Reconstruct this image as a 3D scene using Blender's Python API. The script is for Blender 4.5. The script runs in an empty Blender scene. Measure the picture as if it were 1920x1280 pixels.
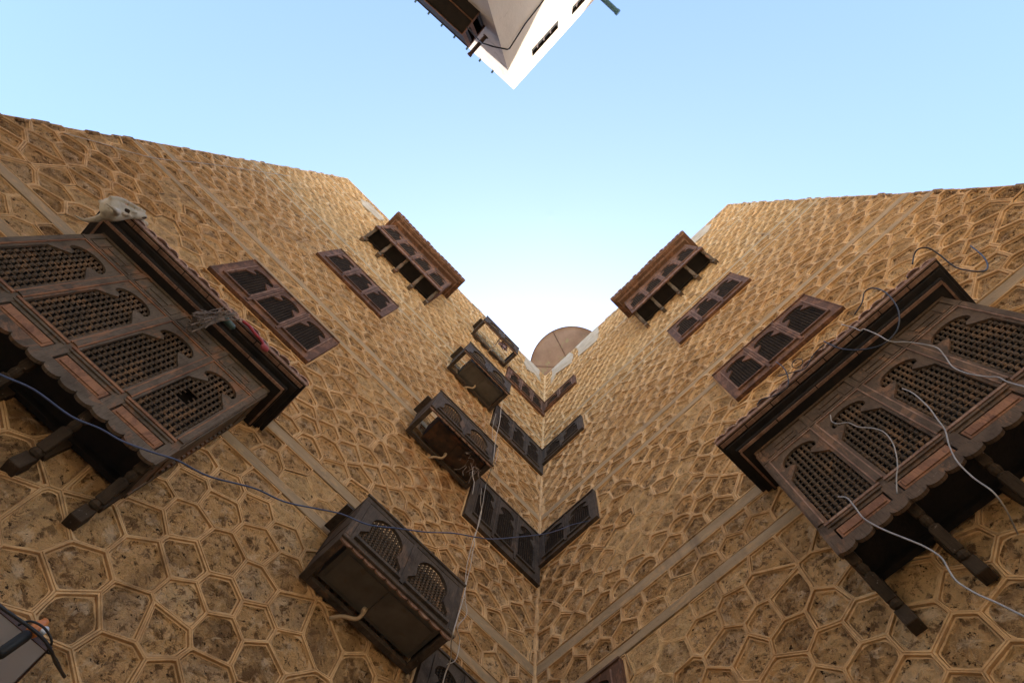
import bpy, math, random
import numpy as np
from mathutils import Vector, Matrix, noise
from mathutils.geometry import tessellate_polygon
random.seed(7); rng = np.random.RandomState(5)
S = bpy.context.scene; COL = S.collection
# ---------------------------------------------------------------- camera (solved from the photograph's vanishing points)
F, ZX, ZY, AL, AR, D, ZC = 1100., 1032.18, 404.73, 0.509791115, 2.05661356, 5.5, 1.6
u = Vector((ZX-960, -(ZY-640), -F)).normalized()
e1 = u.cross(Vector((0, 0, 1))).normalized(); e2 = u.cross(e1)
M = Matrix((e1, e2, u))
cam = bpy.data.cameras.new("camera"); co = bpy.data.objects.new("camera", cam); COL.objects.link(co)
co.matrix_world = Matrix.Translation((0, 0, ZC)) @ M.to_4x4()
cam.sensor_width = 36; cam.lens = F/1920*36; cam.clip_start = .05; cam.clip_end = 3000
S.camera = co
# ---------------------------------------------------------------- light
SUN_AZ, SUN_EL = 74.5, 48.
w = bpy.data.worlds.new("World"); S.world = w; w.use_nodes = True
nt = w.node_tree; sky = nt.nodes.new('ShaderNodeTexSky'); sky.sky_type = 'NISHITA'; sky.sun_disc = False
sky.sun_elevation = math.radians(SUN_EL); sky.sun_rotation = math.radians(90-SUN_AZ)
sky.air_density = 1.0; sky.dust_density = 1.4; sky.ozone_density = 2.2; sky.altitude = 0
nt.links.new(sky.outputs[0], nt.nodes['Background'].inputs[0]); nt.nodes['Background'].inputs[1].default_value = 0.15
sl = bpy.data.lights.new("sun", 'SUN'); sl.energy = 5.0; sl.angle = math.radians(.5); sl.color = (1, .93, .82)
so = bpy.data.objects.new("sun", sl); COL.objects.link(so)
sd = Vector((math.cos(math.radians(SUN_EL))*math.cos(math.radians(SUN_AZ)), math.cos(math.radians(SUN_EL))*math.sin(math.radians(SUN_AZ)), math.sin(math.radians(SUN_EL))))
so.rotation_euler = sd.to_track_quat('Z', 'Y').to_euler(); so.location = sd*60
S.view_settings.view_transform = 'Standard'; S.view_settings.look = 'None'; S.view_settings.exposure = 1.9; S.view_settings.gamma = 1
# ---------------------------------------------------------------- frames
def ray(x, y): return M @ Vector((x-960, -(y-640), -F))
def hdir(a, px):
    h = Vector((math.cos(a), math.sin(a), 0))
    return h
dc = ray(1016, 880); th = math.atan2(dc.y, dc.x); CR = Vector((math.cos(th)*D, math.sin(th)*D, 0))
hL = Vector((-0.87284646, -0.48799493, 0)); nL = Vector((0.48799493, -0.87284646, 0))
hR = Vector((0.46693119, -0.88429365, 0)); nR = Vector((-0.88429365, -0.46693119, 0))
RL = Matrix((hL, nL, Vector((0, 0, 1)))).transposed()      # local x = away from corner, y = out of wall
RR = Matrix((-hR, nR, Vector((0, 0, 1)))).transposed()     # local x = towards corner
FL = Matrix.Translation(CR) @ RL.to_4x4(); FR = Matrix.Translation(CR) @ RR.to_4x4()
FRM = {'L': FL, 'R': FR}
def on(wl, x, y, off=0):      # pixel of the survey photo -> local (x, y, z) on the plane lying `off` metres out of that wall
    fr = FRM[wl]; fi = fr.inverted(); o = fi @ Vector((0, 0, ZC)); d = fi.to_3x3() @ ray(x, y)
    t = (off-o.y)/d.y; return o+d*t
def onw(wl, x, y, off=0): return FRM[wl] @ on(wl, x, y, off)
# ---------------------------------------------------------------- mesh builder
class MB:
    def __init__(s): s.v = []; s.f = []; s.m = []
    def add(s, vs, fs, mi=0):
        b = len(s.v); s.v += [tuple(p) for p in vs]; s.f += [tuple(b+i for i in q) for q in fs]; s.m += [mi]*len(fs)
    def box(s, x0, y0, z0, x1, y1, z1, mi=0):
        s.add([(x0,y0,z0),(x1,y0,z0),(x1,y1,z0),(x0,y1,z0),(x0,y0,z1),(x1,y0,z1),(x1,y1,z1),(x0,y1,z1)],
              [(0,3,2,1),(4,5,6,7),(0,1,5,4),(1,2,6,5),(2,3,7,6),(3,0,4,7)], mi)
    def beam(s, p, q, w_, h_, up=(0,0,1), mi=0):
        p = Vector(p); q = Vector(q); d = (q-p).normalized(); a = d.cross(Vector(up)).normalized(); b = a.cross(d)
        vs = [c+a*(i*w_/2)+b*(j*h_/2) for c in (p, q) for i, j in ((-1,-1),(1,-1),(1,1),(-1,1))]
        s.add(vs, [(0,3,2,1),(4,5,6,7),(0,1,5,4),(1,2,6,5),(2,3,7,6),(3,0,4,7)], mi)
    def lathe(s, p, q, prof, n=8, mi=0):
        p = Vector(p); q = Vector(q); d = q-p; L = d.length; d.normalize()
        a = d.orthogonal().normalized(); b = d.cross(a); vs = []; k = len(prof)
        for t, r in prof:
            for i in range(n):
                g = 2*math.pi*i/n; vs.append(p+d*(t*L)+a*(r*math.cos(g))+b*(r*math.sin(g)))
        fs = [(j*n+i, j*n+(i+1)%n, (j+1)*n+(i+1)%n, (j+1)*n+i) for j in range(k-1) for i in range(n)]
        fs += [tuple(range(n))[::-1], tuple((k-1)*n+i for i in range(n))]
        s.add(vs, fs, mi)
    def tube(s, pts, r, n=6, mi=0):
        P = [Vector(p) for p in pts]; a = None; vs = []
        for i, p in enumerate(P):
            d = (P[min(i+1, len(P)-1)]-P[max(i-1, 0)]).normalized()
            a = d.orthogonal().normalized() if a is None else (a-d*a.dot(d)).normalized()
            b = d.cross(a)
            rr = r(i/(len(P)-1)) if callable(r) else r
            for k in range(n):
                g = 2*math.pi*k/n; vs.append(p+a*(rr*math.cos(g))+b*(rr*math.sin(g)))
        fs = [(j*n+i, j*n+(i+1)%n, (j+1)*n+(i+1)%n, (j+1)*n+i) for j in range(len(P)-1) for i in range(n)]
        fs += [tuple(range(n))[::-1], tuple((len(P)-1)*n+i for i in range(n))]
        s.add(vs, fs, mi)
    def plate(s, outer, holes, y0, y1, mi=0):     # outline in the (x, z) plane, y0 back, y1 front
        loops = [outer]+list(holes); flat = [p for l in loops for p in l]; n = len(flat)
        tr = tessellate_polygon([[Vector((p[0], p[1], 0)) for p in l] for l in loops])
        vs = [(p[0], y1, p[1]) for p in flat]+[(p[0], y0, p[1]) for p in flat]; fs = []
        for t in tr:
            A, B, C_ = [flat[i] for i in t]
            cr = (B[0]-A[0])*(C_[1]-A[1])-(B[1]-A[1])*(C_[0]-A[0])
            t = tuple(t) if cr < 0 else tuple(t)[::-1]
            fs.append(t); fs.append(tuple(i+n for i in t[::-1]))
        b = 0
        for l in loops:
            k = len(l); area = sum(l[i][0]*l[(i+1)%k][1]-l[(i+1)%k][0]*l[i][1] for i in range(k))
            ccw = area > 0
            if l is not outer: ccw = not ccw
            for i in range(k):
                j = (i+1) % k; q = (b+i, b+j, b+j+n, b+i+n)
                fs.append(q if ccw else q[::-1])
            b += k
        s.add(vs, fs, mi)
    def build(s, name, mats, parent=None, mw=None, smooth=False, bevel=0, loc=None):
        me = bpy.data.meshes.new(name); me.from_pydata(s.v, [], s.f)
        if not isinstance(mats, (list, tuple)): mats = [mats]
        for m_ in mats: me.materials.append(m_)
        if len(mats) > 1: me.polygons.foreach_set('material_index', s.m)
        if smooth: me.polygons.foreach_set('use_smooth', [True]*len(me.polygons))
        me.update()
        return link(name, me, parent, mw, bevel, loc)
def link(name, me, parent=None, mw=None, bevel=0, loc=None):
    o = bpy.data.objects.new(name, me); COL.objects.link(o)
    if parent: o.parent = parent
    if mw is not None: o.matrix_basis = mw
    if loc is not None: o.location = loc
    if bevel:
        b = o.modifiers.new('bevel', 'BEVEL'); b.width = bevel; b.segments = 1; b.limit_method = 'ANGLE'; b.angle_limit = math.radians(40)
    return o
def empty(name, mw): o = bpy.data.objects.new(name, None); COL.objects.link(o); o.matrix_basis = mw; o.empty_display_size = .2; return o
def tag(o, label=None, cat=None, group=None, kind=None):
    if label: o['label'] = label
    if cat: o['category'] = cat
    if group: o['group'] = group
    if kind: o['kind'] = kind
    return o
def jag(pts, step=.12, amp=.03, seed=1):
    r = random.Random(seed); out = []
    for i in range(len(pts)):
        a = Vector(pts[i]); b = Vector(pts[(i+1) % len(pts)]); n = max(1, int((b-a).length/step)); pn = Vector((-(b-a).y, (b-a).x)).normalized()
        for k in range(n): out.append(tuple(a.lerp(b, k/n)+pn*(r.uniform(-amp, amp))))
    return out
def smooth_pts(P, n=8):      # Catmull-Rom
    P = [Vector(p) for p in P]; Q = [P[0]*2-P[1]]+P+[P[-1]*2-P[-2]]; out = []
    for i in range(1, len(Q)-2):
        a, b, c, d = Q[i-1], Q[i], Q[i+1], Q[i+2]
        for k in range(n):
            t = k/n; out.append(.5*((2*b)+(c-a)*t+(2*a-5*b+4*c-d)*t*t+(3*b-a-3*c+d)*t**3))
    out.append(P[-1]); return out
# ---------------------------------------------------------------- materials
def mat(name, rough=.8, spec=.3, metal=0):
    m = bpy.data.materials.new(name); m.use_nodes = True; b = m.node_tree.nodes['Principled BSDF']
    b.inputs['Roughness'].default_value = rough; b.inputs['Specular IOR Level'].default_value = spec; b.inputs['Metallic'].default_value = metal
    return m, m.node_tree, b
def N(t, typ, **k):
    n = t.nodes.new(typ)
    for a, v in k.items():
        if hasattr(n, a): setattr(n, a, v)
        else: n.inputs[a].default_value = v
    return n
def noise_n(t, vec, scale, detail=4, rough=.6, dist=0):
    n = N(t, 'ShaderNodeTexNoise'); n.inputs['Scale'].default_value = scale; n.inputs['Detail'].default_value = detail
    n.inputs['Roughness'].default_value = rough; n.inputs['Distortion'].default_value = dist; t.links.new(vec, n.inputs['Vector']); return n.outputs['Fac']
def ramp(t, fac, stops):
    r = N(t, 'ShaderNodeValToRGB'); e = r.color_ramp.elements
    while len(e) > 1: e.remove(e[0])
    e[0].position = stops[0][0]; e[0].color = tuple(stops[0][1])+(1,) if not isinstance(stops[0][1], float) else (stops[0][1],)*3+(1,)
    for p, c in stops[1:]:
        x = e.new(p); x.color = tuple(c)+(1,) if not isinstance(c, float) else (c,)*3+(1,)
    t.links.new(fac, r.inputs[0]); return r.outputs[0]
def mix(t, fac, a, b, typ='MIX'):
    n = N(t, 'ShaderNodeMix', data_type='RGBA', blend_type=typ)
    for i, v in ((0, fac), (6, a), (7, b)):
        if hasattr(v, 'links') or hasattr(v, 'is_linked'): t.links.new(v, n.inputs[i])
        else: n.inputs[i].default_value = v if i == 0 else tuple(v)+(1,)
    return n.outputs[2]
def mapping(t, vec, sc):
    n = N(t, 'ShaderNodeMapping'); n.inputs['Scale'].default_value = sc; t.links.new(vec, n.inputs[0]); return n.outputs[0]
def coords(t): return N(t, 'ShaderNodeTexCoord').outputs['Object']
def bump(t, b, h, dist, strength=1.):
    n = N(t, 'ShaderNodeBump'); n.inputs['Distance'].default_value = dist; n.inputs['Strength'].default_value = strength
    t.links.new(h, n.inputs['Height']); t.links.new(n.outputs[0], b.inputs['Normal'])

STAINS = {}
def rust_mask(t, vec):
    # rain-washed rust running down the left wall below the air conditioners (a stain with its own shape)
    sep = N(t, 'ShaderNodeSeparateXYZ'); t.links.new(vec, sep.inputs[0])
    def band(o, a, b, soft):
        m1 = N(t, 'ShaderNodeMapRange'); m1.inputs[1].default_value = a-soft; m1.inputs[2].default_value = a+soft; t.links.new(o, m1.inputs[0])
        m2 = N(t, 'ShaderNodeMapRange'); m2.inputs[1].default_value = b-soft; m2.inputs[2].default_value = b+soft; m2.inputs[3].default_value = 1; m2.inputs[4].default_value = 0; t.links.new(o, m2.inputs[0])
        x = N(t, 'ShaderNodeMath', operation='MULTIPLY'); t.links.new(m1.outputs[0], x.inputs[0]); t.links.new(m2.outputs[0], x.inputs[1]); return x.outputs[0]
    bx = band(sep.outputs[0], 1.2, 3.0, .5); bz = band(sep.outputs[2], 9.0, 17.5, .9)
    n = ramp(t, noise_n(t, mapping(t, vec, (3.2, 3.2, .8)), 1.6, 5, .65, .6), [(.44, 0.0), (.62, 1.0)])
    a = N(t, 'ShaderNodeMath', operation='MULTIPLY'); t.links.new(bx, a.inputs[0]); t.links.new(bz, a.inputs[1])
    c = N(t, 'ShaderNodeMath', operation='MULTIPLY'); t.links.new(a.outputs[0], c.inputs[0]); t.links.new(n, c.inputs[1])
    d = N(t, 'ShaderNodeMath', operation='MULTIPLY'); t.links.new(c.outputs[0], d.inputs[0]); d.inputs[1].default_value = .75
    return d.outputs[0]
def worn(t, v, c):       # patches where the joints are worn or smeared flat
    at = N(t, 'ShaderNodeAttribute', attribute_name='wear'); n = ramp(t, noise_n(t, v, 6, 5, .7, .4), [(.38, 0.0), (.58, 1.0)])
    m = N(t, 'ShaderNodeMath', operation='MULTIPLY'); t.links.new(at.outputs['Fac'], m.inputs[0]); t.links.new(n, m.inputs[1])
    sm = ramp(t, noise_n(t, v, 11, 5, .7), [(.3, (.38, .23, .10)), (.55, (.64, .41, .18)), (.75, (.78, .53, .26))])
    return mix(t, m.outputs[0], c, sm)
def height_light(t, vec):      # stronger light up high painted into the colours, paler towards the roof
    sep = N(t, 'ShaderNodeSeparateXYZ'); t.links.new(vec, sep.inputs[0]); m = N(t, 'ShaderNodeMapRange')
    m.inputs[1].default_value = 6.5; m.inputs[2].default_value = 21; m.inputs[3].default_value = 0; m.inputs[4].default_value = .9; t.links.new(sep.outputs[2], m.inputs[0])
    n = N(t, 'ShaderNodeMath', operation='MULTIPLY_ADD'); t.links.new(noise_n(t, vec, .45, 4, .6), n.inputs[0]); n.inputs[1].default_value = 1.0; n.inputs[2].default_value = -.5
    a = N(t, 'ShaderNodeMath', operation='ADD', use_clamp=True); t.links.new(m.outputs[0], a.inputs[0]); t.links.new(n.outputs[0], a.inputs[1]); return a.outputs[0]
def streaks(t, vec):     # rain streaks and soot patches
    a = ramp(t, noise_n(t, mapping(t, vec, (3.2, 1, .28)), 1.5, 5, .65, .3), [(.52, 0.0), (.70, .72)])
    b = ramp(t, noise_n(t, vec, .55, 5, .6), [(.46, 0.0), (.62, 1.0)])
    m = N(t, 'ShaderNodeMath', operation='MULTIPLY'); t.links.new(a, m.inputs[0]); t.links.new(b, m.inputs[1]); return m.outputs[0]
def stone_mats(left):
    res = []
    sfx = 'left' if left else 'right'
    # mortar
    m, t, b = mat('mortar_'+sfx, .95, .15); v = coords(t)
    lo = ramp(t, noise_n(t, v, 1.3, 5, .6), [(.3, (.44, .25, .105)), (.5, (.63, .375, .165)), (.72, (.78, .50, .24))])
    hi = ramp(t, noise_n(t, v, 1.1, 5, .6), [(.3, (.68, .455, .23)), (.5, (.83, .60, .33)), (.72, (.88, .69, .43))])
    c = mix(t, height_light(t, v), lo, hi)
    c = mix(t, ramp(t, noise_n(t, v, 6, 5, .75), [(.46, 0.0), (.66, .65)]), c, (.34, .19, .085))
    c = worn(t, v, c)
    c = mix(t, streaks(t, v), c, (.20, .12, .06))
    if left: c = mix(t, rust_mask(t, v), c, (.42, .17, .045))
    t.links.new(c, b.inputs['Base Color']); bump(t, b, noise_n(t, v, 45, 5, .7), .006, .8); res.append(m)
    # stone
    m, t, b = mat('stone_'+sfx, .95, .12); v = coords(t)
    at = N(t, 'ShaderNodeAttribute', attribute_name='tone')
    base = ramp(t, at.outputs['Fac'], [(0, (.22, .12, .052)), (.25, (.40, .225, .092)), (.5, (.66, .385, .16)), (.7, (.58, .325, .135)), (.85, (.46, .305, .17)), (1, (.84, .55, .27))])
    base = mix(t, height_light(t, v), base, (.50, .33, .155))
    c = mix(t, ramp(t, noise_n(t, v, 7, 5, .7), [(.40, 0.0), (.66, .8)]), base, (.76, .455, .195))
    c = mix(t, ramp(t, noise_n(t, v, 10, 6, .75, .4), [(.52, 0.0), (.585, .88)]), c, (.17, .088, .038))
    c = mix(t, ramp(t, noise_n(t, v, 5.3, 5, .65, .5), [(.55, 0.0), (.64, .7)]), c, (.78, .54, .31))
    c = mix(t, ramp(t, noise_n(t, v, 3.1, 6, .72, .8), [(.55, 0.0), (.63, .55)]), c, (.27, .155, .075))
    c = worn(t, v, c)
    c = mix(t, streaks(t, v), c, (.17, .10, .05))
    pits = ramp(t, noise_n(t, mapping(t, v, (1, 1, 1.5)), 17, 4, .7), [(.335, 1.0), (.38, 0.0)])
    c = mix(t, pits, c, (.05, .028, .015))
    c = mix(t, ramp(t, noise_n(t, v, 2.4, 3, .5), [(.76, 0.0), (.79, .8)]), c, (.85, .68, .52))
    if left: c = mix(t, rust_mask(t, v), c, (.34, .13, .035))
    t.links.new(c, b.inputs['Base Color'])
    hsum = mix(t, .35, noise_n(t, v, 13, 6, .75), noise_n(t, v, 55, 4, .7)); hh = mix(t, pits, hsum, (0, 0, 0))
    bump(t, b, hh, .06, 1.0); res.append(m)
    # smooth plaster courses
    m, t, b = mat('course_'+sfx, .9, .2); v = coords(t)
    c = ramp(t, noise_n(t, mapping(t, v, (.5, 1, 3)), 2.2, 5, .6), [(.3, (.27, .185, .10)), (.55, (.36, .25, .14)), (.75, (.46, .32, .18))])
    c = mix(t, ramp(t, noise_n(t, mapping(t, v, (.35, 1, 6)), 4, 5, .6), [(.62, 0.0), (.8, .6)]), c, (.5, .39, .25))
    c = mix(t, height_light(t, v), c, (.50, .36, .195))
    c = mix(t, ramp(t, noise_n(t, v, 14, 4, .6), [(.6, 0.0), (.8, .4)]), c, (.17, .12, .075))
    c = mix(t, ramp(t, noise_n(t, mapping(t, v, (1, 1, 2.5)), 3.3, 6, .75, .6), [(.52, 0.0), (.62, .6)]), c, (.58, .35, .155)); c = mix(t, streaks(t, v), c, (.2, .14, .09))
    t.links.new(c, b.inputs['Base Color']); bump(t, b, noise_n(t, v, 20, 5, .7), .01, .8); res.append(m)
    return res
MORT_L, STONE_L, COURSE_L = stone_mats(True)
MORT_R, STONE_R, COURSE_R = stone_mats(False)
def plain(name, cols, scale=4, rough=.85, bd=.004, bs=40, spec=.3, metal=0, stretch=(1,1,1), speck=None):
    m, t, b = mat(name, rough, spec, metal); v = coords(t)
    k = len(cols); c = ramp(t, noise_n(t, mapping(t, v, stretch), scale, 5, .6), [(.3+.4*i/(max(1, k-1)), cl) for i, cl in enumerate(cols)])
    if speck: c = mix(t, ramp(t, noise_n(t, v, speck[0], 5, .65), [(speck[1], 0.0), (speck[1]+.08, speck[2])]), c, speck[3])
    t.links.new(c, b.inputs['Base Color'])
    if bd: bump(t, b, noise_n(t, mapping(t, v, stretch), bs, 4, .7), bd)
    return m
def wood(name, dark, mid, warm, worn=.5, rough=.78, seedoff=0.):
    m, t, b = mat(name, rough, .14); v = coords(t)
    oi = N(t, 'ShaderNodeObjectInfo'); ad = N(t, 'ShaderNodeVectorMath', operation='ADD'); t.links.new(v, ad.inputs[0]); t.links.new(oi.outputs['Random'], ad.inputs[1]); 
    sc = N(t, 'ShaderNodeVectorMath', operation='SCALE'); sc.inputs[3].default_value = 1; t.links.new(ad.outputs[0], sc.inputs[0]); v = sc.outputs[0]
    c = ramp(t, noise_n(t, v, 3.0, 6, .65, .4), [(.3, dark), (.55, mid), (.75, dark)])
    wm = ramp(t, noise_n(t, mapping(t, v, (1, 1, .6)), 4.5, 6, .7, .8), [(worn, 0.0), (worn+.1, .85)])
    c = mix(t, wm, c, warm)
    g = noise_n(t, mapping(t, v, (1, 1, 12)), 14, 4, .6); g2 = noise_n(t, mapping(t, v, (12, 1, 1)), 9, 4, .6)
    c = mix(t, ramp(t, g2, [(.52, 0.0), (.7, .55)]), c, tuple(x*.35 for x in dark))
    c = mix(t, ramp(t, noise_n(t, v, 30, 3, .6), [(.66, 0.0), (.74, .5)]), c, (.30, .24, .19))
    t.links.new(c, b.inputs['Base Color']); bump(t, b, mix(t, .5, g, g2), .004, .7)
    return m
W_FRAME = wood('weathered_wood_frame', (0.0760, 0.0544, 0.0360), (0.1520, 0.1120, 0.0760), (0.2720, 0.1320, 0.0680), .53)
W_FRAMER = wood('weathered_wood_frame_brown', (0.0638, 0.0408, 0.0255), (0.1360, 0.0892, 0.0561), (0.2465, 0.1275, 0.0663), .54)
W_RED = wood('reddish_wood', (.085, .045, .027), (.155, .083, .05), (.28, .135, .072), .5)
W_PANEL = wood('orange_brown_panel_wood', (.16, .075, .045), (.25, .12, .065), (.36, .17, .085), .45)
W_GREY = wood('grey_black_wood', (.045, .032, .022), (.105, .078, .056), (.18, .11, .065), .58)
W_LATT = wood('dark_lattice_wood', (0.0640, 0.0440, 0.0272), (0.1240, 0.0840, 0.0528), (0.2320, 0.1320, 0.0680), .52)
W_LATD = wood('dark_window_lattice', (.03, .021, .014), (.06, .042, .028), (.11, .07, .04), .6)
W_DARK = plain('shade_dark_wood', [(.012, .009, .007), (.028, .02, .014)], 6, .8)  # dark timber; its near-black also paints shade under bays, cornices and in reveals
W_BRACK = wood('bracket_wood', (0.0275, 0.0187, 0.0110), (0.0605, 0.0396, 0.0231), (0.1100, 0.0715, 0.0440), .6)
W_TRIM = wood('pale_trim_wood', (0.1600, 0.0880, 0.0560), (0.2880, 0.1680, 0.1120), (0.3840, 0.2400, 0.1600), .5)
TILE = plain('clay_roof_tile', [(.30, .16, .11), (.46, .27, .19), (.56, .38, .28)], 8, .85)
VOID = plain('dark_interior', [(.006, .005, .004), (.01, .008, .007)], 3, .95, 0)
PLAST = plain('pale_parapet_plaster', [(.40, .31, .2), (.50, .40, .27), (.60, .50, .36)], 3, .9, .006, 25, speck=(11, .58, .5, (.4, .32, .22)))
ROOFM = plain('roof_screed', [(.3, .26, .2), (.4, .34, .26)], 2)
WHITEW = plain('white_limewash', [(.58, .52, .44), (.72, .68, .61), (.8, .77, .72)], 1.2, .9, .006, 20, stretch=(1, 1, .3), speck=(5, .6, .4, (.5, .42, .33)))
SHADEW = plain('shade_grey_stained_plaster', [(.20, .17, .16), (.32, .28, .26), (.42, .38, .35)], .9, .9, .006, 20, stretch=(1, 1, .25), speck=(3, .58, .5, (.14, .11, .1)))  # left face's shade painted in as a darker grey, with stains on top
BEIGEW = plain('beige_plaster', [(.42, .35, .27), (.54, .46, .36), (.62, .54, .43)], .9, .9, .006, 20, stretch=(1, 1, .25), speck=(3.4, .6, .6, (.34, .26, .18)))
METAL = plain('ac_sheet_metal', [(.07, .06, .045), (.11, .092, .068), (.15, .125, .095)], 2.5, .55, .001, 30, .5, speck=(9, .6, .5, (.1, .06, .03)))
RUSTY = plain('rusted_ac_metal', [(.03, .022, .016), (.07, .04, .022), (.18, .075, .03)], 3.5, .8, .003, 30, speck=(6, .56, .8, (.025, .018, .014)))
PVC = plain('yellowed_plastic_pipe', [(.40, .27, .15), (.56, .41, .25)], 6, .5)
DISHM = plain('rust_brown_dish_metal', [(.08, .058, .05), (.115, .082, .07), (.15, .112, .098)], .9, .7, .001, 20, .3, speck=(2.3, .60, .9, (.13, .13, .085)))
RIMM = plain('dark_rusty_steel', [(.05, .03, .025), (.1, .06, .045)], 6, .7)
BONE = plain('bleached_bone', [(.36, .30, .21), (.50, .44, .33), (.58, .52, .41)], 6, .7, .004, 30, speck=(9, .58, .7, (.2, .14, .08)))
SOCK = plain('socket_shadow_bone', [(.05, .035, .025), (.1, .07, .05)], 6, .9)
def flat(name, c, rough=.5, var=.25, metal=0): return plain(name, [tuple(x*(1-var) for x in c), tuple(min(1, x*(1+var)) for x in c)], 9, rough, .0005, 60, .4, metal)
BLUEC = flat("blue_cable_sheath", (.05, .065, .12)); WHITEC = flat('pale_cable_sheath', (.34, .31, .28), .6); BLACKC = flat('black_cable_sheath', (.02, .018, .018)); STRING = flat('pale_string', (.48, .40, .31), .8)
GREYP = plain('grey_painted_sheet', [(.56, .60, .70), (.66, .70, .8)], 1.5, .5, .0008, 12, .4, speck=(4, .66, .35, (.12, .12, .13)))
ORANGE = flat('orange_plastic', (.62, .2, .05), .4); WHITEP = flat('white_plastic', (.7, .7, .7), .4); BLACKP = flat('black_rubber', (.012, .012, .01), .6)
TEAL = flat('teal_painted_steel', (.035, .10, .13), .45); STICK = flat('pale_stick_bark', (.40, .31, .22), .85, .5); TWIG = flat('dark_dry_twig', (.16, .115, .08), .9, .6); REDB = flat('red_beads', (.36, .03, .03), .35); PINKF = flat('pink_cloth', (.38, .07, .08), .8); GREENP = flat('green_plastic', (.05, .085, .07), .5)
RAG = plain('dirty_rag_cloth', [(.06, .045, .045), (.2, .13, .13), (.4, .28, .28)], 12, .9)
# ---------------------------------------------------------------- setting
mb = MB(); mb.add([(-300, -300, 0), (300, -300, 0), (300, 300, 0), (-300, 300, 0)], [(0, 1, 2, 3)])
GROUND = plain('packed_earth_ground', [(.42, .31, .19), (.55, .42, .27)], .6, .95)
tag(mb.build('ground', GROUND), kind='structure')
# ---------------------------------------------------------------- the corner stone house
LW, RW = 9.30, 8.20
def topz(wl, s): return 21.42-.055*s if wl == 'L' else 21.42-.038*s
house = empty('stone_house', Matrix.Translation(CR))
tag(house, 'tall tan stone house with raised mortar joints, two walls meeting in an inner corner', 'house')
iH = Matrix.Translation(-CR)
HL = iH @ FL; HR = iH @ FR
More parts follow.
